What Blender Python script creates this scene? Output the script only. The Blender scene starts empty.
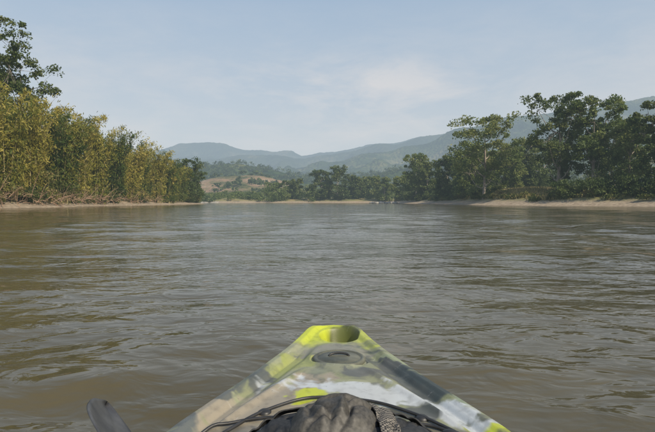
import bpy, math, numpy as np
from mathutils import Vector
R = np.random.RandomState(7)
scene = bpy.context.scene
scene.view_settings.view_transform = 'Standard'
scene.view_settings.look = 'None'
scene.view_settings.exposure = 0

# ------------------------------------------------------------ numeric helpers
_pr = np.random.RandomState(3)
PERM = _pr.permutation(256)
ANG = _pr.rand(256) * 2 * np.pi
def perlin(x, y, seed=0):
    x = np.asarray(x, float) + seed * 17.13; y = np.asarray(y, float) + seed * 9.71
    xi = np.floor(x).astype(int); yi = np.floor(y).astype(int)
    xf = x - xi; yf = y - yi
    u = xf**3 * (xf * (xf * 6 - 15) + 10); v = yf**3 * (yf * (yf * 6 - 15) + 10)
    def g(i, j):
        a = ANG[PERM[(PERM[(xi + i) & 255] + yi + j) & 255]]
        return np.cos(a) * (xf - i) + np.sin(a) * (yf - j)
    n0 = g(0, 0) * (1 - u) + g(1, 0) * u
    n1 = g(0, 1) * (1 - u) + g(1, 1) * u
    return (n0 * (1 - v) + n1 * v) * 1.5
def fbm(x, y, o=4, seed=0):
    s = 0; a = 1; f = 1
    for i in range(o):
        s = s + a * perlin(x * f, y * f, seed + i); a *= .5; f *= 2.03
    return s
def sstep(a, b, x):
    t = np.clip((x - a) / (b - a), 0, 1); return t * t * (3 - 2 * t)
def pchip(xp, yp, x):
    xp = np.array(xp, float); yp = np.array(yp, float)
    h = np.diff(xp); d = np.diff(yp) / h
    m = np.zeros_like(yp); m[0] = d[0]; m[-1] = d[-1]
    for i in range(1, len(xp) - 1):
        m[i] = 0 if d[i-1] * d[i] <= 0 else 2 * d[i-1] * d[i] / (d[i-1] + d[i])
    x = np.clip(x, xp[0], xp[-1])
    k = np.clip(np.searchsorted(xp, x) - 1, 0, len(h) - 1)
    t = (x - xp[k]) / h[k]
    return ((2*t**3-3*t**2+1)*yp[k] + (t**3-2*t**2+t)*h[k]*m[k] + (-2*t**3+3*t**2)*yp[k+1] + (t**3-t**2)*h[k]*m[k+1])

# ------------------------------------------------------------ mesh helpers
def make_obj(name, V, Q, mats, midx=None, smooth=None, attrs=None, cattrs=None, parent=None):
    V = np.asarray(V, np.float32); Q = np.asarray(Q, np.int32)
    me = bpy.data.meshes.new(name)
    me.vertices.add(len(V)); me.vertices.foreach_set('co', V.ravel())
    me.loops.add(Q.size); me.loops.foreach_set('vertex_index', Q.ravel())
    me.polygons.add(len(Q))
    me.polygons.foreach_set('loop_start', np.arange(0, Q.size, Q.shape[1], dtype=np.int32))
    for m in mats: me.materials.append(m)
    if midx is not None: me.polygons.foreach_set('material_index', np.asarray(midx, np.int32))
    if smooth is None: smooth = np.ones(len(Q), bool)
    me.polygons.foreach_set('use_smooth', np.asarray(smooth, bool))
    if attrs:
        for k, a in attrs.items():
            at = me.attributes.new(k, 'FLOAT', 'POINT'); at.data.foreach_set('value', np.asarray(a, np.float32))
    if cattrs:
        for k, a in cattrs.items():
            at = me.color_attributes.new(k, 'FLOAT_COLOR', 'POINT')
            c = np.ones((len(V), 4), np.float32); c[:, :3] = a
            at.data.foreach_set('color', c.ravel())
    me.update(calc_edges=True); me.validate()
    ob = bpy.data.objects.new(name, me)
    scene.collection.objects.link(ob)
    if parent: ob.parent = parent
    return ob
def empty(name):
    e = bpy.data.objects.new(name, None); scene.collection.objects.link(e); return e
def grid_quads(nr, nc, wrap=False):
    i = np.arange(nr - 1)[:, None]; cN = nc if wrap else nc - 1
    j = np.arange(cN)[None, :]; j2 = (j + 1) % nc
    return np.stack([i*nc+j, i*nc+j2, (i+1)*nc+j2, (i+1)*nc+j], -1).reshape(-1, 4)
class Store:
    def __init__(s): s.V=[]; s.Q=[]; s.M=[]; s.T=[]; s.S=[]; s.n=0
    def add(s, V, Q, m, t, sm):
        s.V.append(V); s.Q.append(Q + s.n); s.M.append(np.full(len(Q), m)); s.T.append(np.broadcast_to(t, (len(V),)).copy())
        s.S.append(np.full(len(Q), sm)); s.n += len(V)
    def build(s, name, mats, parent=None):
        return make_obj(name, np.concatenate(s.V), np.concatenate(s.Q), mats, np.concatenate(s.M),
                        np.concatenate(s.S), {'tint': np.concatenate(s.T)}, parent=parent)
def tube(st, P, rad, m=1, k=6, t=.5, cap=True):
    P = np.asarray(P, float); n = len(P)
    rad = np.broadcast_to(rad, (n,)).astype(float)
    if cap:
        P = np.vstack([P[:1], P, P[-1:]]); rad = np.concatenate([[1e-4], rad, [1e-4]]); n += 2
    T = np.gradient(P, axis=0)
    if cap: T[0] = T[1]; T[-1] = T[-2]
    T /= np.linalg.norm(T, axis=1)[:, None] + 1e-9
    up = np.array([0, 0, 1.]) if abs(T[:, 2]).mean() < .8 else np.array([1., 0, 0])
    A = np.cross(T, up); A /= np.linalg.norm(A, axis=1)[:, None] + 1e-9
    B = np.cross(A, T)
    th = np.arange(k) / k * 2 * np.pi
    V = P[:, None] + rad[:, None, None] * (A[:, None] * np.cos(th)[None, :, None] + B[:, None] * np.sin(th)[None, :, None])
    st.add(V.reshape(-1, 3), grid_quads(n, k, True), m, t, True)
def leaves(st, C, L, W, tint, m=0, droop=0.0, hor=0.0):
    n = len(C)
    t = R.normal(size=(n, 3)); t[:, 2] = t[:, 2] * (1 - hor) - droop
    t /= np.linalg.norm(t, axis=1)[:, None]
    b = np.cross(t, R.normal(size=(n, 3))); b /= np.linalg.norm(b, axis=1)[:, None] + 1e-9
    s = (0.6 + .8 * R.rand(n))[:, None]
    L = L * s; W = W * s
    V = np.stack([C + t*L*.5, C + b*W*.5 + t*L*.08, C - t*L*.5, C - b*W*.5 + t*L*.08], 1).reshape(-1, 3)
    st.add(V, np.arange(4*n).reshape(-1, 4), m, np.repeat(np.clip(tint, 0, 1), 4), False)
def blobs(st, C, rad, per, L, W, tb, m=0, sq=.75, droop=.2):
    """leafy clumps: C (k,3), rad (k,), tb (k,)"""
    k = len(C)
    idx = np.repeat(np.arange(k), per)
    d = R.normal(size=(len(idx), 3)); d /= np.linalg.norm(d, axis=1)[:, None]
    d[:, 2] = np.where(d[:, 2] < -.5, -d[:, 2], d[:, 2])
    r = rad[idx] * (.25 + .95 * R.rand(len(idx))**.8)
    P = C[idx] + d * r[:, None] * np.array([1, 1, sq])
    leaves(st, P, L, W, tb[idx] + R.normal(size=len(idx)) * .13, m, droop)

# ------------------------------------------------------------ material helpers
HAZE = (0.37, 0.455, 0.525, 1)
def new_mat(name):
    m = bpy.data.materials.new(name); m.use_nodes = True
    nt = m.node_tree; nt.nodes.clear()
    out = nt.nodes.new('ShaderNodeOutputMaterial')
    return m, nt, out
def N(nt, typ, **kw):
    n = nt.nodes.new(typ)
    for k, v in kw.items(): setattr(n, k, v)
    return n
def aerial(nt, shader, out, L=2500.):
    """valley haze painted into the material: emission mixed in with distance from the origin"""
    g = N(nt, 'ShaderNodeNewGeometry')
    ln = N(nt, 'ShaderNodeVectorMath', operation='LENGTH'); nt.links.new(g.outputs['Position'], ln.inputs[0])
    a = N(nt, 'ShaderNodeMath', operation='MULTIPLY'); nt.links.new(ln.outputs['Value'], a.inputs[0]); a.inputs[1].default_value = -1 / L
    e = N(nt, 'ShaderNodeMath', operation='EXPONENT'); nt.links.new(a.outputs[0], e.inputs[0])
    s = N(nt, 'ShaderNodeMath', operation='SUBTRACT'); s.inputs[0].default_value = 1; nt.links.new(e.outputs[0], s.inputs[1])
    em = N(nt, 'ShaderNodeEmission'); em.inputs[0].default_value = HAZE  # haze colour glows from the surface itself, no air volume
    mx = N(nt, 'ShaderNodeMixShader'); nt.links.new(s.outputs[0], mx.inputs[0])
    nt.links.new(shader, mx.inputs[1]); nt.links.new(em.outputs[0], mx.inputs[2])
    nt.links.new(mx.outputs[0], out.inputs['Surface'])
def ramp(nt, fac, stops):
    r = N(nt, 'ShaderNodeValToRGB'); el = r.color_ramp.elements
    while len(el) < len(stops): el.new(.5)
    for e, (p, c) in zip(el, stops): e.position = p; e.color = (*c, 1)
    nt.links.new(fac, r.inputs[0]); return r
def leaf_mat(name, stops, trans=.35):
    m, nt, out = new_mat(name)
    at = N(nt, 'ShaderNodeAttribute', attribute_name='tint')
    r = ramp(nt, at.outputs['Fac'], stops)
    p = N(nt, 'ShaderNodeBsdfPrincipled'); p.inputs['Roughness'].default_value = .55
    p.inputs['Specular IOR Level'].default_value = .3
    nt.links.new(r.outputs[0], p.inputs['Base Color'])
    t = N(nt, 'ShaderNodeBsdfTranslucent'); nt.links.new(r.outputs[0], t.inputs[0])
    mx = N(nt, 'ShaderNodeMixShader'); mx.inputs[0].default_value = trans
    nt.links.new(p.outputs[0], mx.inputs[1]); nt.links.new(t.outputs[0], mx.inputs[2])
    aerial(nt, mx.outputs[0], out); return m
def simple_mat(name, c1, c2, scale=8, rough=.8, bump=.3, haze=False, stretch=(1,1,1), bd=.01):
    m, nt, out = new_mat(name)
    tc = N(nt, 'ShaderNodeTexCoord'); mp = N(nt, 'ShaderNodeMapping'); mp.inputs['Scale'].default_value = stretch
    nt.links.new(tc.outputs['Object'], mp.inputs[0])
    n = N(nt, 'ShaderNodeTexNoise'); n.inputs['Scale'].default_value = scale; n.inputs['Detail'].default_value = 6
    nt.links.new(mp.outputs[0], n.inputs['Vector'])
    r = ramp(nt, n.outputs['Fac'], [(.35, c1), (.65, c2)])
    p = N(nt, 'ShaderNodeBsdfPrincipled'); p.inputs['Roughness'].default_value = rough
    nt.links.new(r.outputs[0], p.inputs['Base Color'])
    b = N(nt, 'ShaderNodeBump'); b.inputs['Strength'].default_value = bump; b.inputs['Distance'].default_value = bd
    nt.links.new(n.outputs['Fac'], b.inputs['Height']); nt.links.new(b.outputs[0], p.inputs['Normal'])
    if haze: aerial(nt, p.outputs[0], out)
    else: nt.links.new(p.outputs[0], out.inputs['Surface'])
    return m

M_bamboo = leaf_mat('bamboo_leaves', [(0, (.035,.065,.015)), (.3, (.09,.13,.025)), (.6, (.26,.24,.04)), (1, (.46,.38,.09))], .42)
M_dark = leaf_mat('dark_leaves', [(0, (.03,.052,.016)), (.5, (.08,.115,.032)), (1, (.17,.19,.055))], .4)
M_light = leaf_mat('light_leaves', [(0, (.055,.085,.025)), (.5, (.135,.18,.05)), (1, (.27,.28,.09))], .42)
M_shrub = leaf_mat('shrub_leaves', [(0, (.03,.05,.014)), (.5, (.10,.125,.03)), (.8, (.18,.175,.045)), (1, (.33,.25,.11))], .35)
M_bark = simple_mat('bark', (.15,.12,.09), (.38,.33,.27), 3, .9, .5, True, (1,1,.3), .03)
M_culm = simple_mat('bamboo_culm', (.24,.20,.08), (.42,.35,.17), 3, .6, .1, True)
M_twig = simple_mat('dead_twigs', (.20,.12,.075), (.38,.26,.17), 3, .9, .1, True)
M_grass = leaf_mat('dry_grass', [(0, (.12,.12,.04)), (.5, (.27,.23,.09)), (1, (.42,.33,.16))], .3)

# ------------------------------------------------------------ sun + sky
sun_az = math.radians(138); sun_el = math.radians(38)
S = Vector((math.sin(sun_az)*math.cos(sun_el), math.cos(sun_az)*math.cos(sun_el), math.sin(sun_el)))
sd = bpy.data.lights.new('sun', 'SUN'); sd.energy = 4.6; sd.angle = math.radians(.6); sd.color = (1, .89, .71)
so = bpy.data.objects.new('sun', sd); so.rotation_euler = S.to_track_quat('Z', 'Y').to_euler(); so.location = (20, -20, 40)
scene.collection.objects.link(so)
w = bpy.data.worlds.new('World'); scene.world = w; w.use_nodes = True
nt = w.node_tree; nt.nodes.clear()
wo = N(nt, 'ShaderNodeOutputWorld'); bg = N(nt, 'ShaderNodeBackground'); bg.inputs[1].default_value = .13
sky = N(nt, 'ShaderNodeTexSky', sky_type='NISHITA'); sky.sun_disc = False
sky.sun_elevation = sun_el; sky.sun_rotation = sun_az; sky.air_density = 1.0; sky.dust_density = 2.5; sky.ozone_density = 1.5; sky.altitude = 300
tc = N(nt, 'ShaderNodeTexCoord'); mp = N(nt, 'ShaderNodeMapping'); mp.inputs['Scale'].default_value = (1.6, 1.6, 5); mp.inputs['Location'].default_value = (.37, .1, .21)
nt.links.new(tc.outputs['Generated'], mp.inputs[0])
cn = N(nt, 'ShaderNodeTexNoise'); cn.inputs['Scale'].default_value = 3.4; cn.inputs['Detail'].default_value = 9; cn.inputs['Roughness'].default_value = .6; cn.inputs['Distortion'].default_value = .25
nt.links.new(mp.outputs[0], cn.inputs['Vector'])
cr = ramp(nt, cn.outputs['Fac'], [(.40, (0,0,0)), (.64, (1,1,1))])
sx = N(nt, 'ShaderNodeSeparateXYZ'); nt.links.new(tc.outputs['Generated'], sx.inputs[0])
# the bank of thin cloud low over the valley head
mq = N(nt, 'ShaderNodeMapping'); mq.inputs['Location'].default_value = (-.04/.34, 0, -.205/.085); mq.inputs['Scale'].default_value = (1/.34, 0, 1/.085)
nt.links.new(tc.outputs['Generated'], mq.inputs[0])
le = N(nt, 'ShaderNodeVectorMath', operation='LENGTH'); nt.links.new(mq.outputs[0], le.inputs[0])
cg = N(nt, 'ShaderNodeMapRange', interpolation_type='SMOOTHSTEP'); nt.links.new(le.outputs['Value'], cg.inputs[0])
for i, v in zip((1,2,3,4), (1.5, .2, 0, .75)): cg.inputs[i].default_value = v
cm = N(nt, 'ShaderNodeMapRange', interpolation_type='SMOOTHSTEP'); nt.links.new(sx.outputs[2], cm.inputs[0])
for i, v in zip((1,2,3,4), (.42, .2, 0, .30)): cm.inputs[i].default_value = v
mxx = N(nt, 'ShaderNodeMath', operation='MAXIMUM'); nt.links.new(cg.outputs[0], mxx.inputs[0]); nt.links.new(cm.outputs[0], mxx.inputs[1])
mu = N(nt, 'ShaderNodeMath', operation='MULTIPLY'); nt.links.new(cr.outputs[0], mu.inputs[0]); nt.links.new(mxx.outputs[0], mu.inputs[1])
hr = ramp(nt, sx.outputs[2], [(0.0, (.90,.95,.985)), (.14, (.86,.94,1.0)), (.42, (.575,.77,1.0)), (1.0, (.35,.55,.95))])
hs = N(nt, 'ShaderNodeVectorMath', operation='SCALE'); nt.links.new(hr.outputs[0], hs.inputs[0]); hs.inputs['Scale'].default_value = 5.1
hz = N(nt, 'ShaderNodeMapRange', interpolation_type='LINEAR'); nt.links.new(sx.outputs[2], hz.inputs[0])
for i, v in zip((1,2,3,4), (1.0, .3, .3, .88)): hz.inputs[i].default_value = v
m1 = N(nt, 'ShaderNodeMixRGB'); nt.links.new(hz.outputs[0], m1.inputs[0]); nt.links.new(sky.outputs[0], m1.inputs[1]); nt.links.new(hs.outputs[0], m1.inputs[2])
m2 = N(nt, 'ShaderNodeMixRGB'); nt.links.new(mu.outputs[0], m2.inputs[0]); nt.links.new(m1.outputs[0], m2.inputs[1]); m2.inputs[2].default_value = (5.5, 5.4, 5.4, 1)
nt.links.new(m2.outputs[0], bg.inputs[0]); nt.links.new(bg.outputs[0], wo.inputs[0])

# ------------------------------------------------------------ terrain (one sheet with the river bed carved in)
def XL(y): return -41.5 + 1.6*perlin(y/19., 0*y+.3, 5) - 115*sstep(168, 200, y)
def XR(y): return pchip([-4000,-200,50,85,100,120,150,200,240,300,340], [70,66,60.5,53.5,45.5,37,36,35.5,32,34,39], y) + 1.0*perlin(y/11., 0*y+.7, 9)
def YE(x): return 300 + 7*perlin(x/30., 0*x+.2, 2) - .04*x
def shore(x, y):
    a = np.maximum(XL(y) - x, x - XR(y))
    return np.maximum(a, y - YE(x))
def ground_z(x, y):
    s = shore(x, y)
    h = pchip([-12,-5,0,3.4,7,12,40], [-2.2,-1.2,0,.55,1.5,2.3,3.2], np.clip(s, -12, 40))
    h = h + np.clip(s, 0, 6)/6. * (.35*fbm(x/9., y/9., 3, 1)) + .06*perlin(x/1.3, y/1.3, 4)*np.clip(s, 0, 1)
    h = h + 1.5*np.exp(-((x-58)/18.)**2 - ((y-138)/16.)**4)*np.clip(s/10., 0, 1)
    return h + np.clip(s-40, 0, 1e5)*.004
def axis(lo, hi, step, far, g=1.12):
    a = list(np.arange(lo, hi + step, step)); st = step
    while a[-1] < far: st *= g; a.append(a[-1] + st)
    st = step
    while a[0] > -far: st *= g; a.insert(0, a[0] - st)
    return np.array(a)
gx = axis(-90, 95, .9, 7000); gy = axis(-60, 330, 1.3, 7000)
GX, GY = np.meshgrid(gx, gy)
GZ = ground_z(GX, GY)
m, nt, out = new_mat('ground_soil')
g = N(nt, 'ShaderNodeNewGeometry'); sp = N(nt, 'ShaderNodeSeparateXYZ'); nt.links.new(g.outputs['Position'], sp.inputs[0])
n1 = N(nt, 'ShaderNodeTexNoise'); n1.inputs['Scale'].default_value = .12; n1.inputs['Detail'].default_value = 8; nt.links.new(g.outputs['Position'], n1.inputs['Vector'])
n2 = N(nt, 'ShaderNodeTexNoise'); n2.inputs['Scale'].default_value = 1.7; n2.inputs['Detail'].default_value = 6; nt.links.new(g.outputs['Position'], n2.inputs['Vector'])
grass = ramp(nt, n1.outputs['Fac'], [(.38, (.09,.11,.03)), (.52, (.20,.18,.065)), (.68, (.30,.23,.11))])
sand = ramp(nt, n2.outputs['Fac'], [(.3, (.19,.14,.09)), (.7, (.42,.34,.24))])
ad = N(nt, 'ShaderNodeMath', operation='MULTIPLY_ADD'); nt.links.new(n2.outputs['Fac'], ad.inputs[0]); ad.inputs[1].default_value = 1.2; nt.links.new(sp.outputs[2], ad.inputs[2])
mr = N(nt, 'ShaderNodeMapRange'); nt.links.new(ad.outputs[0], mr.inputs[0]); mr.inputs[1].default_value = 1.3; mr.inputs[2].default_value = 2.1
mx = N(nt, 'ShaderNodeMixRGB'); nt.links.new(mr.outputs[0], mx.inputs[0]); nt.links.new(sand.outputs[0], mx.inputs[1]); nt.links.new(grass.outputs[0], mx.inputs[2])
p = N(nt, 'ShaderNodeBsdfPrincipled'); p.inputs['Roughness'].default_value = .95; nt.links.new(mx.outputs[0], p.inputs['Base Color'])
b = N(nt, 'ShaderNodeBump'); b.inputs['Strength'].default_value = .6; b.inputs['Distance'].default_value = .2; nt.links.new(n2.outputs['Fac'], b.inputs['Height']); nt.links.new(b.outputs[0], p.inputs['Normal'])
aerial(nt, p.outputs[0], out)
make_obj('ground', np.stack([GX, GY, GZ], -1).reshape(-1, 3), grid_quads(len(gy), len(gx)), [m])

# ------------------------------------------------------------ river water
nr = 560
rr = .25 * (460/.25)**(np.linspace(0, 1, nr))
th = np.concatenate([np.linspace(-44, 44, 640), np.linspace(45, 315, 200)]) * np.pi/180
RR, TH = np.meshgrid(rr, th, indexing='ij')
WX = RR*np.sin(TH); WY = RR*np.cos(TH)
sp_r = RR * math.log(460/.25)/nr
def lay(lam, amp, stx, seed, rot=0.0):
    fade = np.clip(1.6 - 4*sp_r/lam, 0, 1)
    c, s_ = math.cos(rot), math.sin(rot)
    a = WX*c + WY*s_; bb = -WX*s_ + WY*c
    wv = .35*lam*perlin(a/lam/2.3, bb/lam/2.3, seed+7)
    return amp*fade*perlin((a + wv)/(lam*stx), (bb + wv)/lam, seed)
calm = .45 + 1.1*np.clip(.5 + 1.2*fbm(WX/8., WY/12., 3, 21), 0, 1)
calm2 = .35 + 1.2*np.clip(.5 + 1.5*fbm(WX/2.6, WY/3.4, 3, 25), 0, 1)
WZ = lay(6.5, .05, 1.3, 1, .2) + lay(2.6, .054, 1.5, 2, -.35) + lay(1.2, .042, 1.6, 3, .4) + calm2*(lay(.6, .024, 1.6, 4, -.25) + lay(.3, .0115, 1.7, 5, .45) + lay(.15, .0036, 1.7, 6, -.4))
WZ = WZ*calm
WZ = WZ - .01
m, nt, out = new_mat('river_water')
p = N(nt, 'ShaderNodeBsdfPrincipled')
p.inputs['Roughness'].default_value = .05; p.inputs['IOR'].default_value = 1.34
g = N(nt, 'ShaderNodeNewGeometry')
mp = N(nt, 'ShaderNodeMapping'); mp.inputs['Scale'].default_value = (.6, 1, 1); nt.links.new(g.outputs['Position'], mp.inputs[0])
na = N(nt, 'ShaderNodeTexNoise'); na.inputs['Scale'].default_value = 5.5; na.inputs['Detail'].default_value = 3; na.inputs['Distortion'].default_value = .6
nb = N(nt, 'ShaderNodeTexNoise'); nb.inputs['Scale'].default_value = 1.1; nb.inputs['Detail'].default_value = 4; nb.inputs['Distortion'].default_value = .4
nt.links.new(mp.outputs[0], na.inputs['Vector']); nt.links.new(mp.outputs[0], nb.inputs['Vector'])
b1 = N(nt, 'ShaderNodeBump'); b1.inputs['Strength'].default_value = .6; b1.inputs['Distance'].default_value = .03; nt.links.new(na.outputs['Fac'], b1.inputs['Height'])
b2 = N(nt, 'ShaderNodeBump'); b2.inputs['Strength'].default_value = .6; b2.inputs['Distance'].default_value = .15; nt.links.new(nb.outputs['Fac'], b2.inputs['Height'])
nt.links.new(b1.outputs[0], b2.inputs['Normal']); nt.links.new(b2.outputs[0], p.inputs['Normal'])
ns = N(nt, 'ShaderNodeTexNoise'); ns.inputs['Scale'].default_value = .25; ns.inputs['Detail'].default_value = 4; nt.links.new(g.outputs['Position'], ns.inputs['Vector'])
rs = ramp(nt, ns.outputs['Fac'], [(.35, (.076,.064,.034)), (.65, (.108,.092,.052))]); nt.links.new(rs.outputs[0], p.inputs['Base Color'])
nt.links.new(p.outputs[0], out.inputs['Surface'])
make_obj('river_water', np.stack([WX, WY, WZ], -1).reshape(-1, 3), grid_quads(nr, len(th)), [m])

# ------------------------------------------------------------ hills
def hill_mat(name, stops, sc, bumpd, det=8):
    m, nt, out = new_mat(name)
    g = N(nt, 'ShaderNodeNewGeometry')
    n = N(nt, 'ShaderNodeTexNoise'); n.inputs['Scale'].default_value = sc; n.inputs['Detail'].default_value = det; n.inputs['Roughness'].default_value = .66
    nt.links.new(g.outputs['Position'], n.inputs['Vector'])
    r = ramp(nt, n.outputs['Fac'], stops)
    p = N(nt, 'ShaderNodeBsdfPrincipled'); p.inputs['Roughness'].default_value = 1; p.inputs['Specular IOR Level'].default_value = .1
    nt.links.new(r.outputs[0], p.inputs['Base Color'])
    v = N(nt, 'ShaderNodeTexVoronoi'); v.inputs['Scale'].default_value = sc*9; nt.links.new(g.outputs['Position'], v.inputs['Vector'])
    b = N(nt, 'ShaderNodeBump', invert=True); b.inputs['Strength'].default_value = 1; b.inputs['Distance'].default_value = bumpd
    nt.links.new(v.outputs['Distance'], b.inputs['Height']); nt.links.new(b.outputs[0], p.inputs['Normal'])
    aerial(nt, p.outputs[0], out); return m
def hill(name, pts, d, front, back, amp, lam, mat, nx=420, ny=130, rough=0, seed=1, crest=.16):
    px, pz = zip(*pts)
    x = np.linspace(px[0], px[-1], nx); t = np.linspace(-1, 1, ny)
    y = d + np.where(t < 0, t*front, t*back)
    X, Y = np.meshgrid(x, y); T = np.meshgrid(x, t)[1]
    f = np.where(T < 0, (1 + T)**1.35, (1 - T)**1.2)
    prof = pchip(px, pz, X)
    ridged = 1 - 2*np.abs(perlin(X/lam, Y/(lam*2.2), seed))
    mid = np.minimum(f*1.8, 1)*(1 - sstep(.72, 1., f)*(1 - crest))
    Z = prof*f + amp*(ridged - .6)*mid
    Z = Z + amp*.35*fbm(X/lam*2.5, Y/lam*2.5, 4, seed+4)*mid + rough*fbm(X/(rough*5+1), Y/(rough*5+1), 3, seed+9)*np.minimum(f*3, 1)
    edge = sstep(0, .06, (X-px[0])/(px[-1]-px[0]))*sstep(0, .06, (px[-1]-X)/(px[-1]-px[0]))
    Z = Z*edge - 3*(f <= 0)
    make_obj(name, np.stack([X, Y, Z], -1).reshape(-1, 3), grid_quads(ny, nx), [mat])
HM_far = hill_mat('forest_hill_far', [(.38, (.015,.035,.012)), (.55, (.05,.07,.028)), (.68, (.17,.15,.08))], .004, 14)
HM_mid = hill_mat('forest_hill', [(.40, (.015,.035,.012)), (.53, (.05,.075,.025)), (.66, (.16,.15,.06))], .009, 9)
HM_red = hill_mat('cleared_hillside', [(.40, (.045,.065,.02)), (.48, (.14,.125,.06)), (.55, (.25,.17,.105)), (.66, (.30,.24,.16)), (.75, (.11,.12,.045))], .022, 1.5)
hill('hills', [(-5200,300),(-3600,380),(-2646,420),(-1838,350),(-1434,395),(-1192,460),(-990,492),(-800,455),(-620,415),(-465,412),(-300,430),(-200,380),(-60,392),(130,425),(263,440),(430,478),(586,482),(760,530),(909,540),(1151,575),(1878,640),(3010,700),(5000,600)], 4000, 1700, 1800, 85, 400, HM_far, 620, 150, 3, 3)
hill('hills', [(-2400,150),(-1300,230),(-900,250),(-640,262),(-470,292),(-330,285),(-180,262),(-60,278),(120,300),(280,345),(420,352),(600,400),(800,420),(1200,480),(2000,540),(3000,500)], 3000, 1300, 1000, 60, 300, HM_far, 520, 130, 3, 23)
hill('hills', [(-1400,60),(-655,75),(-388,95),(-240,112),(-122,140),(55,172),(150,205),(233,210),(340,245),(411,250),(544,305),(640,322),(766,358),(1032,385),(1299,433),(1476,460),(1743,500),(2600,520),(3600,300)], 2100, 1100, 900, 55, 230, HM_mid, 620, 170, 3, 8)
hill('hills', [(-900,60),(-500,50),(-322,42),(-268,55),(-223,66),(-168,70),(-105,60),(-50,48),(23,46),(132,60),(222,72),(350,92),(600,110),(900,60)], 900, 240, 300, 9, 70, HM_mid, 420, 110, 1.5, 12, .1)
hill('hills', [(-420,8),(-215,12),(-167,22),(-142,31),(-94,34),(-57,27),(-33,17),(27,12),(120,12),(300,10)], 620, 220, 200, 4, 45, HM_red, 300, 110, .5, 15, .1)

# ------------------------------------------------------------ trees
def bamboo_clump(x, y, h, nc=42, per=230, spread=3.2, name='bamboo_clump', ls=.62, lt=.1):
    st = Store(); z0 = float(ground_z(np.array([x]), np.array([y]))[0])
    for c in range(nc):
        a = R.rand()*2*np.pi; r0 = spread*.4*math.sqrt(R.rand())
        hh = h*(.5 + .52*R.rand()**.7) - z0*.6; lean = (.12 + .36*R.rand())*hh*.62
        s = np.linspace(0, 1, 9)
        hx = x + r0*math.cos(a) + lean*s**2.4*math.cos(a); hy = y + r0*math.sin(a) + lean*s**2.4*math.sin(a)
        hz = z0 - .3 + hh*(s - .14*s**5)
        P = np.stack([hx, hy, hz], -1)
        tube(st, P, np.linspace(.06, .014, 9), 1, 4, cap=False)
        tt = .10 + .9*R.rand(per)**.75
        q = np.stack([np.interp(tt, s, P[:, i]) for i in range(3)], -1)
        nk = 16; kt = .12 + .88*np.sort(R.rand(nk)); ka = R.rand(nk)*2*np.pi; ki = R.randint(0, nk, per)
        q2 = np.stack([np.interp(kt[ki], s, P[:, i]) for i in range(3)], -1)
        mixf = (R.rand(per) < .72)[:, None]
        q = np.where(mixf, q2, q)
        rad = 1.45*R.rand(per)*(1.1 - .6*kt[ki])
        q[:, 0] += np.cos(ka[ki])*rad; q[:, 1] += np.sin(ka[ki])*rad; q[:, 2] += .25 - .38*rad**1.6
        q += R.normal(size=q.shape)*.22
        q[:, 2] = np.maximum(q[:, 2], z0 + .2)
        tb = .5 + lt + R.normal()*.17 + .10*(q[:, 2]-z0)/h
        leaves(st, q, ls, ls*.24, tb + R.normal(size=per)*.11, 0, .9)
    return st.build(name, [M_bamboo, M_culm])

def broadleaf(x, y, h, cr, base=.3, nb=90, per=115, L=.42, mat=None, name='broadleaf_tree', tr=.28, tb=.5, sq=.85):
    st = Store(); z0 = float(ground_z(np.array([x]), np.array([y]))[0]); H = h - z0
    s = np.linspace(0, 1, 8); wob = R.normal(size=2)*.04*H
    top = .82*H
    P = np.stack([x + wob[0]*np.sin(s*3), y + wob[1]*np.sin(s*2.5), z0 - .4 + s*top], -1)
    tube(st, P, tr*np.linspace(1.15, .25, 8)*H/20, 1, 8, cap=False)
    nl = 11; C = []
    for i in range(nl):
        a = i*2.4 + R.rand()*.8; hf = base + (1 - base)*(i + .6)/nl
        s0 = max(.15, hf - .25 - .1*R.rand())
        st0 = np.array([np.interp(s0/.82, s, P[:, k]) for k in range(3)]) if s0 < .82 else P[-1]
        prof = math.sin(math.pi*min(1, max(0.08, (1.12 - hf)/(1.15 - base)*.85 + .07)))**.6
        rr_ = cr*prof*(.35 + .45*R.rand())
        en = np.array([x + rr_*math.cos(a), y + rr_*math.sin(a), z0 + H*(hf - .05)])
        if en[2] > z0 + H*.88: en[2] = z0 + H*.88
        u = np.linspace(0, 1, 6)[:, None]
        B = st0*(1-u) + en*u; B[:, 2] += -.06*H*np.sin(np.pi*u[:, 0])
        tube(st, B, tr*np.linspace(.5, .1, 6)*H/20, 1, 5, cap=False)
        for j in range(max(3, nb//nl)):
            o = np.clip(R.normal(size=3), -1.6, 1.6)*np.array([.28*cr, .28*cr, .085*H])
            c = en + o; c[2] = min(c[2], z0 + H*(.93 + .04*R.rand())); c[2] = max(c[2], z0 + 1.)
            C.append(c)
            if R.rand() < .4 or np.linalg.norm(o[:2]) > .38*cr:
                tube(st, np.stack([en, (en+c)/2 + R.normal(size=3)*.2, c]), tr*np.array([.14, .09, .04])*H/20, 1, 4, cap=False)
    C.append(np.array([P[-1][0], P[-1][1], z0 + H*.93])); C = np.array(C)
    rad = cr*(.10 + .16*R.rand(len(C)))
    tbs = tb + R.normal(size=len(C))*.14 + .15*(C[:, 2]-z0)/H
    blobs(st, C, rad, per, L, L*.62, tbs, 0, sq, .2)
    return st.build(name, [mat or M_dark, M_bark])

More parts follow.
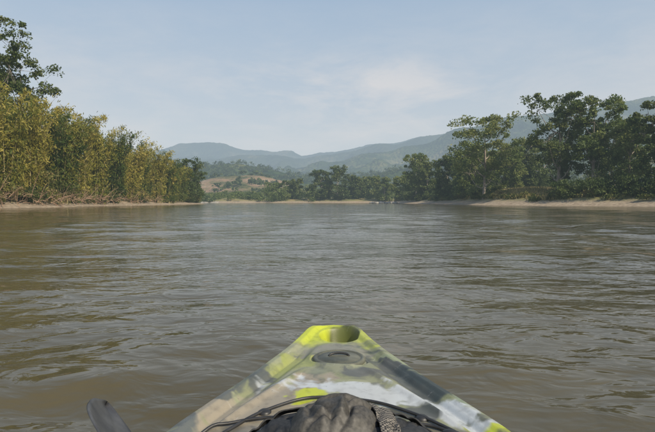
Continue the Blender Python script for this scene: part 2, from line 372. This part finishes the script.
lts = [.05,.1,.15,-.02,.14,-.20,.10,.05,-.22,.12,-.05,.12,-.25,.05,-.1]
for i, (x, y, h) in enumerate([(-46,44,16),(-45.5,55,17),(-46,63,18.5),(-45,70,19.2),(-46,77,19.5),(-45,84,19.5),(-47,91,19.8),(-45.5,98,19.2),(-46,106,18.8),(-45,114,17.5),(-46,122,16.2),(-45.5,130,15.4),
                  (-45.2,138,14.2),(-46,146,13),(-46,153,12)]):
    bamboo_clump(x + R.normal()*.5, y, h*(.94 + .12*R.rand()), 40, 270, 3.6, lt=lts[i])
for (x, y, h) in [(-53,70,19),(-54,80,20.5),(-53,92,21),(-54,104,20),(-53,117,18),(-54,130,16),(-54,143,14)]:
    bamboo_clump(x, y, h, 30, 210, 4, ls=.75, lt=.08*R.normal())
broadleaf(-51.5, 77, 29, 4.4, .5, 77, 105, .40, M_dark, tr=.2, tb=.5)
broadleaf(-51, 82, 24.5, 5.8, .4, 90, 120, .42, M_dark, tr=.22, tb=.5)
broadleaf(-45.5, 160, 14.5, 5.5, .12, 90, 110, .42, M_dark, tr=.2, tb=.5)
broadleaf(-47, 168, 12.5, 5.5, .1, 90, 110, .42, M_dark, tr=.2, tb=.5)
broadleaf(-50, 175, 9, 5.0, .1, 80, 110, .42, M_light, tr=.2)

def shrub_mass(name, pts, per=110, L=.34, mat=None, droop=.3):
    st = Store(); C = []; rad = []; tb = []
    for (x, y, h, w_, n) in pts:
        t0 = .5 + R.normal()*.18
        z0 = float(ground_z(np.array([x]), np.array([y]))[0])
        for i in range(n):
            a = R.rand()*2*np.pi; r = w_*math.sqrt(R.rand())
            zz = h*R.rand()**.8*(1 - .6*(r/w_)**2)
            cx, cy = x + r*math.cos(a), y + r*math.sin(a)
            C.append((cx, cy, max(z0, 0) + zz)); rad.append(h*.16 + .35 + .4*R.rand()); tb.append(t0 + R.normal()*.1)
            if i % 5 == 0:
                tube(st, np.array([(x + R.normal()*.3, y + R.normal()*.3, max(z0,0) - .2), ((x+cx)/2, (y+cy)/2, max(z0,0) + zz*.6), (cx, cy, max(z0,0) + zz)]), [.05, .035, .015], 1, 4, cap=False)
    blobs(st, np.array(C), np.array(rad), per, L, L*.5, np.array(tb), 0, .8, droop)
    return st.build(name, [mat or M_shrub, M_bark])
pts = []
for y in np.arange(40, 172, 2.6):
    pts.append((float(XL(np.array([y]))[0]) - 3.2 - 1.6*R.rand(), y, 1.4 + 5.2*R.rand()**1.8, 1.9, 10))
shrub_mass('riverside_shrubs', pts, 90, .36, M_shrub)
pts = [(-49 - 9*R.rand(), y, 6 + 3*R.rand(), 3.5, 16) for y in np.arange(42, 178, 4.)]
shrub_mass('undergrowth', pts, 80, .5, M_shrub)
# bare dead branches and fallen culms hanging at the water's edge, left
st = Store()
for k in range(180):
    y = 58 + 70*R.rand()**1.5; x = float(XL(np.array([y]))[0]) - 1.6 + R.normal()*.6
    p0 = np.array([x, y, .6 + 1.0*R.rand()]); d = np.array([.5 + .5*R.rand(), R.normal()*.8, .9*R.normal() + .7]); ln = 1.5 + 2.4*R.rand()
    u = np.linspace(0, 1, 5)[:, None]
    P = p0 + d*ln*u*.7; P[:, 2] -= .9*u[:, 0]**2*ln*.4
    tube(st, P, np.linspace(.055, .012, 5), 0, 4, cap=False)
    for q in range(5):
        b0 = P[1 + q % 4]; e = b0 + R.normal(size=3)*np.array([.5, .6, .5])
        tube(st, np.stack([b0, (b0+e)/2 + R.normal(size=3)*.06, e]), [.02, .012, .006], 0, 3, cap=False)
st.build('dead_branches', [M_twig])

# right bank trees
T = [
 (42.5,135,24.0,8.2,.25,M_light,.62), (44.5,152,17,5.5,.1,M_light,.5), (43,180,17,6,.1,M_dark,.6), (39.5,222,22,7.0,.15,M_light,.5),
 (43.5,214,17.5,6,.1,M_dark,.6), (40,262,15,6,.1,M_light,.5), (34,300,15,6,.1,M_light,.5),
 (54.5,118,26.0,7.0,.26,M_dark,.6), (60.5,113,24.3,6.0,.28,M_light,.35), (57,158,18,6,.1,M_light,.5), (50,160,16.5,5.5,.1,M_dark,.6),
 (66,108,19,5.2,.25,M_light,.5), (66.5,98,21.0,5.0,.22,M_dark,.5), (72,92,22,6,.2,M_dark,.5), (71,122,21,6.5,.1,M_light,.6),(74,82,17,6,.1,M_light,.5),
 (64,164,21,7,.1,M_dark,.6), (48,170,16,6,.1,M_light,.4), (72,166,22,8,.1,M_light,.4), (80,70,18,7,.1,M_dark,.5), (80,52,18,7,.1,M_light,.5),
]
for (x, y, h, cr, bs, mt, tb) in T:
    broadleaf(x, y, h, cr, bs, 99, 118, .40 + .0012*y, mt, tb=tb, tr=.34)
pts = []
for y in np.concatenate([np.arange(60, 92, 3.), np.arange(92, 110, 2.6), np.arange(136, 295, 3.2)]):
    xr = float(XR(np.array([y]))[0])
    pts.append((xr + 7.5 + 2.5*R.rand(), y, 1.6 + 3.4*R.rand(), 2.4, 11))
    if y < 105 or y > 150: pts.append((xr + 12.5 + 4*R.rand(), y, 3.5 + 4*R.rand(), 3.2, 11))
for k in range(34): pts.append((54 + 38*R.rand(), 158 + 28*R.rand(), 5 + 3*R.rand(), 4, 12))
shrub_mass('riverside_shrubs', pts, 80, .48, M_dark)
pts = []
for y in np.arange(62, 290, 3.0):
    xr = float(XR(np.array([y]))[0]); pts.append((xr + 5.4 + 3*R.rand(), y, .5 + .9*R.rand(), 1.5, 7))
shrub_mass('riverside_weeds', pts, 60, .4, M_shrub, -.4)
# dry grass over the open terrace
n = 18000
xg = 40 + 40*R.rand(n); yg = 104 + 52*R.rand(n); sg = shore(xg, yg); k = (sg > 6) & (fbm(xg/5, yg/5, 3, 88) > -.35)
xg, yg = xg[k], yg[k]; zg = ground_z(xg, yg); st = Store()
t_ = R.normal(size=(len(xg), 3))*.35; t_[:, 2] = 1
C = np.stack([xg, yg, zg + .3], -1); b_ = np.stack([R.normal(size=len(xg)), R.normal(size=len(xg)), 0*xg], -1); b_ /= np.linalg.norm(b_, axis=1)[:, None]
hh = (.5 + .7*R.rand(len(xg)))[:, None]
V = np.stack([C - t_*hh*.5 - b_*.14, C - t_*hh*.5 + b_*.14, C + t_*hh*.5 + b_*.03, C + t_*hh*.5 - b_*.03], 1).reshape(-1, 3)
tg = np.clip(.5 + .4*fbm(xg/4, yg/4, 2, 55) + .15*R.normal(size=len(xg)), 0, 1)
st.add(V, np.arange(len(V)).reshape(-1, 4), 0, np.repeat(tg, 4), False); st.build('dry_grass', [M_grass])

# far bank
for (x, y, h, cr, mt, tb) in [(-4,309,20,7.5,M_dark,.5),(6,307,22.5,8.0,M_dark,.45),(17,312,16.5,6.0,M_dark,.55),(-22,318,15,6.0,M_dark,.6),(-34,322,12.5,6,M_light,.5),(27,318,17,6.5,M_light,.4)]:
    broadleaf(x, y, h, cr, .04, 99, 70, .95, mt, tb=tb, sq=.9)
st = Store(); C = []; rad = []; tb = []
for k in range(460):
    x = -150 + 330*R.rand(); y = 304 + 90*R.rand()**1.3
    hgt = (2.5 + 6*R.rand())*(1.0 if x > -45 else .55)*(1.3 if x > 20 else 1)
    z0 = float(ground_z(np.array([x]), np.array([y]))[0]); t0 = .5 + R.normal()*.22
    for j in range(5):
        C.append((x + R.normal()*1.7, y + R.normal()*1.7, z0 + hgt*R.rand())); rad.append(1.2 + 1.2*R.rand()); tb.append(t0)
blobs(st, np.array(C), np.array(rad), 34, .9, .6, np.array(tb), 0, .85, .1)
st.build('distant_trees', [M_light])
st = Store(); C = []; rad = []; tb = []
hillsobs = [o for o in scene.objects if o.name.startswith('hills')]
def samp(ob, n, sel):
    me = ob.data; a = np.empty(len(me.vertices)*3, np.float32); me.vertices.foreach_get('co', a); a = a.reshape(-1, 3)
    a = a[sel(a)]; return a[R.randint(0, len(a), n)]
for P in samp(hillsobs[4], 520, lambda a: (a[:,2] > 2) & (fbm(a[:,0]/38, a[:,1]/38, 2, 30) > -.05)):
    for j in range(3): C.append(P + np.array([R.normal()*2, R.normal()*2, 1.5 + 3*R.rand()])); rad.append(1.6 + 1.5*R.rand()); tb.append(.5 + R.normal()*.2)
for P in samp(hillsobs[3], 1900, lambda a: (a[:,2] > 8) & (a[:,1] < 960) & (abs(a[:,0]) < 520)):
    for j in range(2): C.append(P + np.array([R.normal()*3, R.normal()*3, 1 + 4*R.rand()])); rad.append(2.6 + 2.5*R.rand()); tb.append(.4 + R.normal()*.2)
blobs(st, np.array(C), np.array(rad), 24, 2.1, 1.6, np.array(tb), 0, .85, 0)
st.build('distant_trees', [M_dark])

# rocks at the far shallows
M_rock = simple_mat('river_rock', (.22,.2,.17), (.42,.39,.34), 2, .9, .5, True)
st = Store()
for k in range(26):
    y = 225 + 60*R.rand(); x = float(XR(np.array([y]))[0]) - 9*R.rand()**1.5 + 1
    if k > 18: x = -78 + 12*R.rand(); y = 292 + 8*R.rand()
    r = .5 + 1.0*R.rand()
    ph = np.linspace(0, np.pi, 9); t_ = np.linspace(0, 2*np.pi, 13)[:-1]
    PH, TT = np.meshgrid(ph, t_, indexing='ij'); q = 1 + .35*perlin(PH*1.5 + k, np.cos(TT)*1.5 + k, 2)
    V = np.stack([x + r*1.4*q*np.sin(PH)*np.cos(TT), y + r*q*np.sin(PH)*np.sin(TT), .1 + .5*r*q*np.cos(PH)], -1).reshape(-1, 3)
    st.add(V, grid_quads(9, 12, True), 0, .5, True)
st.build('river_rocks', [M_rock])

# ------------------------------------------------------------ kayak
KX = .025
kay = empty('kayak')
def khw(s): return pchip([0,.004,.015,.04,.08,.14,.28,.44,.6,.75,.93,1.2,1.6,2.1,2.7,3.2,3.42,3.5],
                         [0,.035,.064,.094,.116,.132,.174,.228,.285,.345,.405,.435,.445,.44,.38,.24,.12,0], s)
def kze(s): return .318 + .030*np.exp(-s/.35)
def deck_z(x, y):
    s = 2.0 - y; hw = np.maximum(khw(s), 1e-4); u = np.clip(x/hw, -1, 1)
    z = kze(s) + .030*(1 - u**2)*sstep(.2, .6, s)
    dist = hw - np.abs(x)
    z = z + .012*sstep(0, .015, dist)*(1 - sstep(.03, .055, dist))*sstep(.0, .05, s)
    z = z - .014*sstep(.05, .07, dist)*(1 - sstep(.09, .13, dist))*sstep(.25, .4, s)
    e = np.sqrt((x/.10)**2 + ((y - 1.62)/.17)**2); z = z + .010*(1 - sstep(.75, 1.1, e))
    e = np.sqrt(((x - .012)/.092)**2 + ((y - 1.565)/.080)**2); z = z - .008*(1 - sstep(.93, 1.03, e))
    e = np.sqrt(((x - .020)/.080)**2 + ((y - 1.880)/.088)**2); z = z - .065*(1 - sstep(.66, 1.0, e))
    for sx_ in (-1, 1):
        cx = sx_*(.07 + .55*(1.5 - y)); z = z + .010*np.exp(-((x - cx)/.018)**2)*sstep(.95, 1.0, y)*(1 - sstep(1.42, 1.5, y))
    e = np.maximum(np.abs(x)/.29, np.abs(y - .02)/.93)
    z = z - .15*(1 - sstep(.82, 1.0, e))
    return z
sv = np.concatenate([.12*np.linspace(0, 1, 110)**2, np.linspace(.12, 1.1, 420)[1:], np.linspace(1.1, 3.38, 150)[1:], 3.5 - .12*(np.linspace(1, 0, 40)**2)[1:]])
ys = 2.0 - sv; hw = khw(sv); ND = 361
ud = np.sin(np.linspace(-1, 1, ND)*np.pi/2)*.55 + np.linspace(-1, 1, ND)*.45
DX = hw[:, None]*ud[None, :]; DY = np.repeat(ys[:, None], ND, 1); DZ = deck_z(DX, DY)
zb = pchip([0,.04,.15,.4,.9,2.6,3.2,3.5], [.27,.20,.08,-.05,-.10,-.10,.02,.2], sv)
ht = np.linspace(0, np.pi, 50)[1:-1]
c_, s_ = np.cos(ht), np.sin(ht)
HX = (hw + .012*np.minimum(1, sv/.03))[:, None]*(np.sign(c_)*np.abs(c_)**.45)[None, :]
HZ = kze(sv)[:, None] - .006 - (kze(sv) - .006 - zb)[:, None]*(s_**.75)[None, :]
HY = np.repeat(ys[:, None], len(ht), 1)
VX = np.concatenate([DX, HX], 1) + KX; VY = np.concatenate([DY, HY], 1); VZ = np.concatenate([DZ, HZ], 1)
def kcol(x, y):
    wx = x + .038*fbm(x*7, y*5, 5, 40); wy = y + .048*fbm(x*6, y*7, 5, 44)
    w2x = x + .06*fbm(x*5, y*5, 3, 80); w2y = y + .06*fbm(x*5, y*5, 3, 84)
    col = np.empty(x.shape + (3,)); col[:] = (.22, .235, .12)
    st_ = fbm(w2x*9 + w2y*3, w2y*7 - w2x*3, 5, 50)[..., None]
    col = col*(1 - .85*sstep(.05, .4, st_)) + np.array([.10, .11, .09])*.85*sstep(.05, .4, st_)
    col = col*(1 - .7*sstep(.1, .45, -st_)) + np.array([.31, .32, .19])*.7*sstep(.1, .45, -st_)
    def patch(cx, cy, rx, ry, ang, c, soft=.25, k=1.0):
        nonlocal col
        ca, sa = math.cos(ang), math.sin(ang)
        a = (wx - cx)*ca + (wy - cy)*sa; b_ = -(wx - cx)*sa + (wy - cy)*ca
        mk = k*(1 - sstep(1 - soft, 1 + soft, np.sqrt((a/rx)**2 + (b_/ry)**2) + .5*fbm(w2x*16, w2y*16, 5, 60)))[..., None]
        col = col*(1 - mk) + np.array(c)*mk
    lime = (.45, .50, .035); white = (.49, .52, .53); tan = (.30, .26, .19); dark = (.045, .055, .05); beige = (.22, .215, .165)
    patch(-.21, 1.20, .17, .13, .5, tan)
    patch(-.12, 1.30, .17, .06, .75, tan)
    patch(-.12, 1.54, .06, .12, -.4, (.30,.33,.08)); patch(-.21, 1.43, .05, .03, .7, (.08,.09,.08)); patch(-.28, 1.33, .03, .07, -.5, (.09,.10,.09))
    patch(-.36, 1.16, .04, .10, -.3, (.12,.13,.12))
    patch(.03, 1.68, .11, .09, 0, beige)
    patch(.17, 1.52, .050, .14, .35, dark); patch(.26, 1.38, .11, .065, -.6, dark); patch(.10, 1.42, .09, .045, -.2, (.08,.09,.08))
    patch(.20, 1.58, .018, .08, .5, (.27,.31,.17)); patch(-.02, 1.45, .05, .03, .2, (.21,.22,.14))
    patch(.10, 1.29, .26, .055, -.22, white, .25); patch(-.03, 1.325, .12, .03, .1, white, .25); patch(.29, 1.17, .12, .05, -.6, white, .25)
    patch(-.085, 1.26, .045, .035, .2, lime, .2); patch(.385, 1.09, .10, .04, -.5, lime, .2); patch(.35, 1.29, .05, .05, -1, (.26,.30,.20))
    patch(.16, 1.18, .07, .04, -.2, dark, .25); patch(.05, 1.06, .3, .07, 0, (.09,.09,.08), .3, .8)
    tipm = sstep(1.755, 1.84, wy + .25*np.maximum(np.abs(x) - .06, 0) + .03*fbm(x*14, y*14, 3, 99))[..., None]
    col = col*(1 - tipm) + np.array(lime)*tipm
    e = np.sqrt(((x - .040)/.078)**2 + ((y - 1.905)/.085)**2)[..., None]
    mk = (1 - sstep(.72, 1.0, e + .14*fbm(x*20, y*20, 2, 3)[..., None])); col = col*(1 - .92*mk) + np.array((.075, .085, .03))*.92*mk
    gr = fbm(x*30, y*30, 4, 70)[..., None]
    col = col*(1 - .30*np.clip(gr, 0, 1)); dust = .22*np.clip(fbm(x*5, y*5, 5, 77)[..., None] + .5, 0, 1)
    # scuffs: short thin scratches in several directions
    for k_, (aa, sd_) in enumerate([(.3, 101), (1.2, 105), (-.7, 109)]):
        ca, sa = math.cos(aa), math.sin(aa)
        sc = fbm((x*ca + y*sa)*10, (-x*sa + y*ca)*170, 2, sd_)[..., None]
        col = col + .10*sstep(.85, 1.0, sc)*(1 - col)
    spk = (fbm(x*120, y*120, 2, 31) > .92)[..., None]
    col = col*(1 - .45*spk)
    return np.clip(col*(1 - dust) + np.array([.30, .27, .215])*dust, .02, .9)
COL = kcol(VX - KX, VY)
m, nt, out = new_mat('kayak_plastic')
at = N(nt, 'ShaderNodeAttribute', attribute_name='swirl')
p = N(nt, 'ShaderNodeBsdfPrincipled'); nt.links.new(at.outputs['Color'], p.inputs['Base Color'])
tcn = N(nt, 'ShaderNodeTexCoord'); n_ = N(nt, 'ShaderNodeTexNoise'); n_.inputs['Scale'].default_value = 14; n_.inputs['Detail'].default_value = 8
nt.links.new(tcn.outputs['Object'], n_.inputs['Vector'])
mr = N(nt, 'ShaderNodeMapRange'); nt.links.new(n_.outputs['Fac'], mr.inputs[0]); mr.inputs[3].default_value = .28; mr.inputs[4].default_value = .62
nt.links.new(mr.outputs[0], p.inputs['Roughness'])
n3 = N(nt, 'ShaderNodeTexNoise'); n3.inputs['Scale'].default_value = 260; nt.links.new(tcn.outputs['Object'], n3.inputs['Vector'])
b = N(nt, 'ShaderNodeBump'); b.inputs['Strength'].default_value = .3; b.inputs['Distance'].default_value = .0008; nt.links.new(n3.outputs['Fac'], b.inputs['Height']); nt.links.new(b.outputs[0], p.inputs['Normal'])
nt.links.new(p.outputs[0], out.inputs['Surface'])
nc = VX.shape[1]
make_obj('hull', np.stack([VX, VY, VZ], -1).reshape(-1, 3), grid_quads(len(sv), nc, True)[:, ::-1], [m], cattrs={'swirl': COL.reshape(-1, 3)}, parent=kay)

M_black = simple_mat('black_plastic', (.018,.018,.018), (.035,.035,.035), 30, .45, .1, False, bd=.001)
M_grey = simple_mat('hatch_plastic', (.045,.05,.04), (.15,.15,.11), 12, .45, .2, False, bd=.001)
def lathe(name, prof, cx, cy, cz, mat, parent, sx_=1., sy_=1., tilt=0, k=64):
    prof = np.array(prof); t_ = np.arange(k)/k*2*np.pi
    X = prof[:, 0][:, None]*np.cos(t_)*sx_ + cx; Yq = prof[:, 0][:, None]*np.sin(t_)*sy_ + cy
    Z = prof[:, 1][:, None] + cz + tilt*(Yq - cy)
    return make_obj(name, np.stack([X, Yq, Z], -1).reshape(-1, 3), grid_quads(len(prof), k, True), [mat], parent=parent)
hz0 = float(deck_z(np.array([.012]), np.array([1.565]))[0])
lathe('hatch_lid', [(.084,-.004),(.084,.004),(.080,.008),(.074,.009),(.071,.005),(.067,.004),(.063,.008),(.036,.010),(.0005,.011)], KX+.012, 1.565, hz0, M_grey, kay, 1, .88, .02)
st = Store()
a = np.linspace(0, np.pi, 12)
tube(st, np.stack([KX+.012 + .032*np.cos(a), 1.565 + .012*np.sin(a), hz0 + .010 + .007*np.sin(a)], -1), .0035, 0, 8)
st.build('hatch_grip', [M_black], kay)
def cord(name, pts, r, mat, parent, lift=.006, k=8, steps=50):
    pts = np.array(pts, float); tq = np.linspace(0, 1, len(pts)); q = np.linspace(0, 1, steps)
    x = pchip(tq, pts[:, 0], q); y = pchip(tq, pts[:, 1], q)
    z = deck_z(x - KX, y) + lift
    st = Store(); tube(st, np.stack([x, y, z], -1), r, 0, k); return st.build(name, [mat], parent)
cord('bungee_cord', [(-.24,1.05),(-.15,1.17),(-.03,1.235),(.10,1.215),(.22,1.14),(.30,1.05)], .004, M_black, kay)
cord('bungee_cord_2', [(-.33,1.02),(-.26,1.10),(-.14,1.13),(.0,1.10),(.2,1.10),(.36,1.00)], .004, M_black, kay)
for i, (x, y) in enumerate([(-.15,1.17),(.22,1.14),(-.33,1.02)]):
    z = float(deck_z(np.array([x-KX]), np.array([y]))[0])
    lathe('pad_eye_%d' % (i+1), [(.016,-.003),(.016,.004),(.010,.008),(.0005,.009)], x, y, z, M_black, kay, 1, 1, 0, 24)
def pad(name, cx, cy, cz, sx_, sy_, sz_, mat, parent, rx=0, e=4., wr=.0):
    ph = np.linspace(0, np.pi, 40); t_ = np.arange(64)/64*2*np.pi; PH, TT = np.meshgrid(ph, t_, indexing='ij')
    def pw(v, q): return np.sign(v)*np.abs(v)**q
    q = 2./e
    X = pw(np.sin(PH), q)*pw(np.cos(TT), q)*sx_; Y = pw(np.sin(PH), q)*pw(np.sin(TT), q)*sy_; Z = pw(np.cos(PH), q)*sz_
    Z = Z + wr*perlin(X*14, Y*14, 3)
    c, s2 = math.cos(rx), math.sin(rx); Y2 = Y*c - Z*s2; Z2 = Y*s2 + Z*c
    return make_obj(name, np.stack([X+cx, Y2+cy, Z2+cz], -1).reshape(-1, 3), grid_quads(40, 64, True)[:, ::-1], [mat], parent=parent)
M_seat = simple_mat('seat_fabric', (.03,.03,.032), (.06,.06,.06), 60, .9, .4, False, bd=.001)
pad('seat', KX, -.12, .235, .21, .2, .025, M_seat, kay, 0, 4, .006)
pad('backrest', KX, -.37, .37, .2, .16, .022, M_seat, kay, math.radians(76), 4, .006)

# ------------------------------------------------------------ bag on the foredeck
bag = empty('dry_bag')
M_bag = simple_mat('bag_fabric', (.042,.039,.033), (.080,.074,.063), 160, .58, .5, False, bd=.0006)
M_bag2 = simple_mat('black_fabric', (.016,.017,.018), (.034,.034,.034), 140, .7, .5, False, bd=.0006)
BX, BY = .03, .985
def bag_z(x, y):
    a = np.abs((x - BX)/.215)**2.4 + np.abs((y - BY)/.135)**2.4
    f = np.clip(1 - a, 0, 1)**.5
    z = .315 + .10*f
    fold = np.abs(perlin((x*.8 + y*.5)*13, (y - x*.6)*7, 91)) + .6*np.abs(perlin((x - y*.4)*24, y*18, 92))
    return z - .020*np.clip(.35 - fold, 0, 1)*f*2.2 + .010*perlin(x*16, y*16, 93)*f
q_ = np.linspace(0, 1, 70)[::-1]; t_ = np.arange(180)/180*2*np.pi
rq = np.sin(q_*np.pi/2)
def sup(v, e=2.4): return np.sign(v)*np.abs(v)**(2/e)
X = BX + .2149*rq[:, None]*sup(np.cos(t_)); Y = BY + .1349*rq[:, None]*sup(np.sin(t_))
Z = bag_z(X, Y)
make_obj('bag_body', np.stack([X, Y, Z], -1).reshape(-1, 3), grid_quads(70, 180, True), [M_bag2], parent=bag)
ph = np.linspace(.0, np.pi*.66, 120); t_ = np.arange(260)/260*2*np.pi; PH, TT = np.meshgrid(ph, t_, indexing='ij')
def pw(v, q): return np.sign(v)*np.abs(v)**q
ux = pw(np.sin(PH), .75)*pw(np.cos(TT), .8); uy = pw(np.sin(PH), .75)*pw(np.sin(TT), .85); uz = pw(np.cos(PH), .8)
down = np.clip(1 - uz, 0, 1)
X = BX - .013 + ux*(.076 + .022*down) + .006*uy; Y = .985 + uy*(.062 + .018*down)
Z = .394 + .058*uz + .010*ux*np.clip(uz, 0, 1) - .006*(ux + .25)**2
def crease(x0, y0, ang, wdt, dep, ln):
    ca, sa = math.cos(ang), math.sin(ang); a = (ux-x0)*ca + (uy-y0)*sa; b_ = -(ux-x0)*sa + (uy-y0)*ca + .12*np.sin(a*4 + x0*9)
    return -dep*(np.exp(-(b_/wdt)**2) - .55*np.exp(-((b_ - 1.8*wdt)/(wdt*1.3))**2))*np.exp(-(a/ln)**4)
for cpar in [(-.35,-.2,1.9,.10,.010,.8),(.30,-.35,1.2,.09,.009,.7),(.62,-.1,1.1,.09,.008,.6),(-.68,-.1,2.1,.09,.008,.6),(.0,.3,.2,.10,.006,.7),(-.1,-.75,.1,.07,.005,.8)]:
    Z = Z + crease(*cpar)
Z = Z + .0025*fbm(X*24, Y*24 + Z*12, 3, 8); X = X + .003*fbm(Y*20, Z*24, 2, 12); Y = Y + .003*fbm(X*18, Z*30, 2, 14)
make_obj('bag_hood', np.stack([X, Y, Z], -1).reshape(-1, 3), grid_quads(120, 260, True), [M_bag], parent=bag)
m, nt, out = new_mat('mesh_webbing')
tcn = N(nt, 'ShaderNodeTexCoord'); ck = N(nt, 'ShaderNodeTexChecker'); ck.inputs['Scale'].default_value = 230
ck.inputs['Color1'].default_value = (.20,.18,.15,1); ck.inputs['Color2'].default_value = (.02,.02,.02,1)
nt.links.new(tcn.outputs['Object'], ck.inputs['Vector']); p = N(nt, 'ShaderNodeBsdfPrincipled'); p.inputs['Roughness'].default_value = .8
nt.links.new(ck.outputs[0], p.inputs['Base Color']); nt.links.new(p.outputs[0], out.inputs['Surface']); M_mesh = m
def strap(name, pts, wd, mat, lift=.004, zf=bag_z, th_=.003):
    pts = np.array(pts, float); tq = np.linspace(0, 1, len(pts)); q = np.linspace(0, 1, 60)
    x = pchip(tq, pts[:, 0], q); y = pchip(tq, pts[:, 1], q)
    tx, ty = np.gradient(x), np.gradient(y); l = np.hypot(tx, ty); nx_, ny_ = -ty/l, tx/l
    o = np.linspace(-.5, .5, 9)*wd
    X = x[:, None] + nx_[:, None]*o; Y = y[:, None] + ny_[:, None]*o; Z = np.maximum(zf(X, Y), deck_z(X - KX, Y)) + lift
    ob = make_obj(name, np.stack([X, Y, Z], -1).reshape(-1, 3), grid_quads(60, 9), [mat], parent=bag)
    sm = ob.modifiers.new('t', 'SOLIDIFY'); sm.thickness = th_; return ob
strap('mesh_strap', [(.105,1.10),(.108,1.03),(.118,.97),(.125,.88)], .040, M_mesh, .010)
strap('side_strap', [(.10,1.075),(.17,1.065),(.24,1.03),(.31,.97)], .020, M_bag2, .008)
strap('side_strap_2', [(-.05,1.08),(-.12,1.06),(-.19,1.0),(-.24,.93)], .022, M_bag2, .008)
lathe('buckle', [(.013,-.002),(.014,.006),(.010,.009),(.0005,.010)], .262, 1.045, float(np.maximum(bag_z(np.array(.262), np.array(1.045)), deck_z(np.array(.237), np.array(1.045)))) + .012, M_black, bag, 1.2, .8, 0, 24)

# ------------------------------------------------------------ paddle lying across the cockpit
pd = empty('kayak_paddle')
M_blade = simple_mat('paddle_blade', (.05,.05,.052), (.09,.09,.09), 20, .5, .1, False, bd=.001)
A = np.array([-.515, 1.125, .380]); Bq = np.array([.62, -.78, .47]); dv = (Bq - A); Lp = np.linalg.norm(dv); dv /= Lp
side = np.cross(dv, [0, 0, 1.]); side /= np.linalg.norm(side); upv = np.cross(side, dv)
tw = math.radians(50); side, upv = side*math.cos(tw) + upv*math.sin(tw), upv*math.cos(tw) - side*math.sin(tw)
st = Store(); u = np.linspace(.36, Lp - .36, 20); tube(st, A + dv*u[:, None], .0145, 0, 16); st.build('shaft', [M_black], pd)
for nm, o, dr in (('blade', A, dv), ('blade_2', Bq, -dv)):
    u = np.linspace(0, .44, 60); wl = pchip([0,.006,.03,.10,.2,.34,.44], [.002,.009,.024,.062,.082,.045,.014], u)
    o2 = np.linspace(-1, 1, 15); W = wl[:, None]*o2
    P = o + dr*(u[:, None] + 0*W)[..., None] + side*W[..., None] + upv*(.010*o2[None, :]**2 - .008 + .010*np.exp(-(o2/.12)**2)*(u/.44)[:, None] + .01*(1 - u/.44)[:, None]**2)[..., None]
    ob = make_obj(nm, P.reshape(-1, 3), grid_quads(60, 15), [M_blade], parent=pd)
    sm = ob.modifiers.new('t', 'SOLIDIFY'); sm.thickness = .004; sm.offset = 0

# ------------------------------------------------------------ camera
cd = bpy.data.cameras.new('camera'); cd.sensor_width = 36; cd.lens = 27.2; cd.clip_start = .05; cd.clip_end = 30000
co = bpy.data.objects.new('camera', cd); co.location = (0, 0, .85); co.rotation_euler = (math.radians(90 - 1.68), 0, 0)
scene.collection.objects.link(co); scene.camera = co
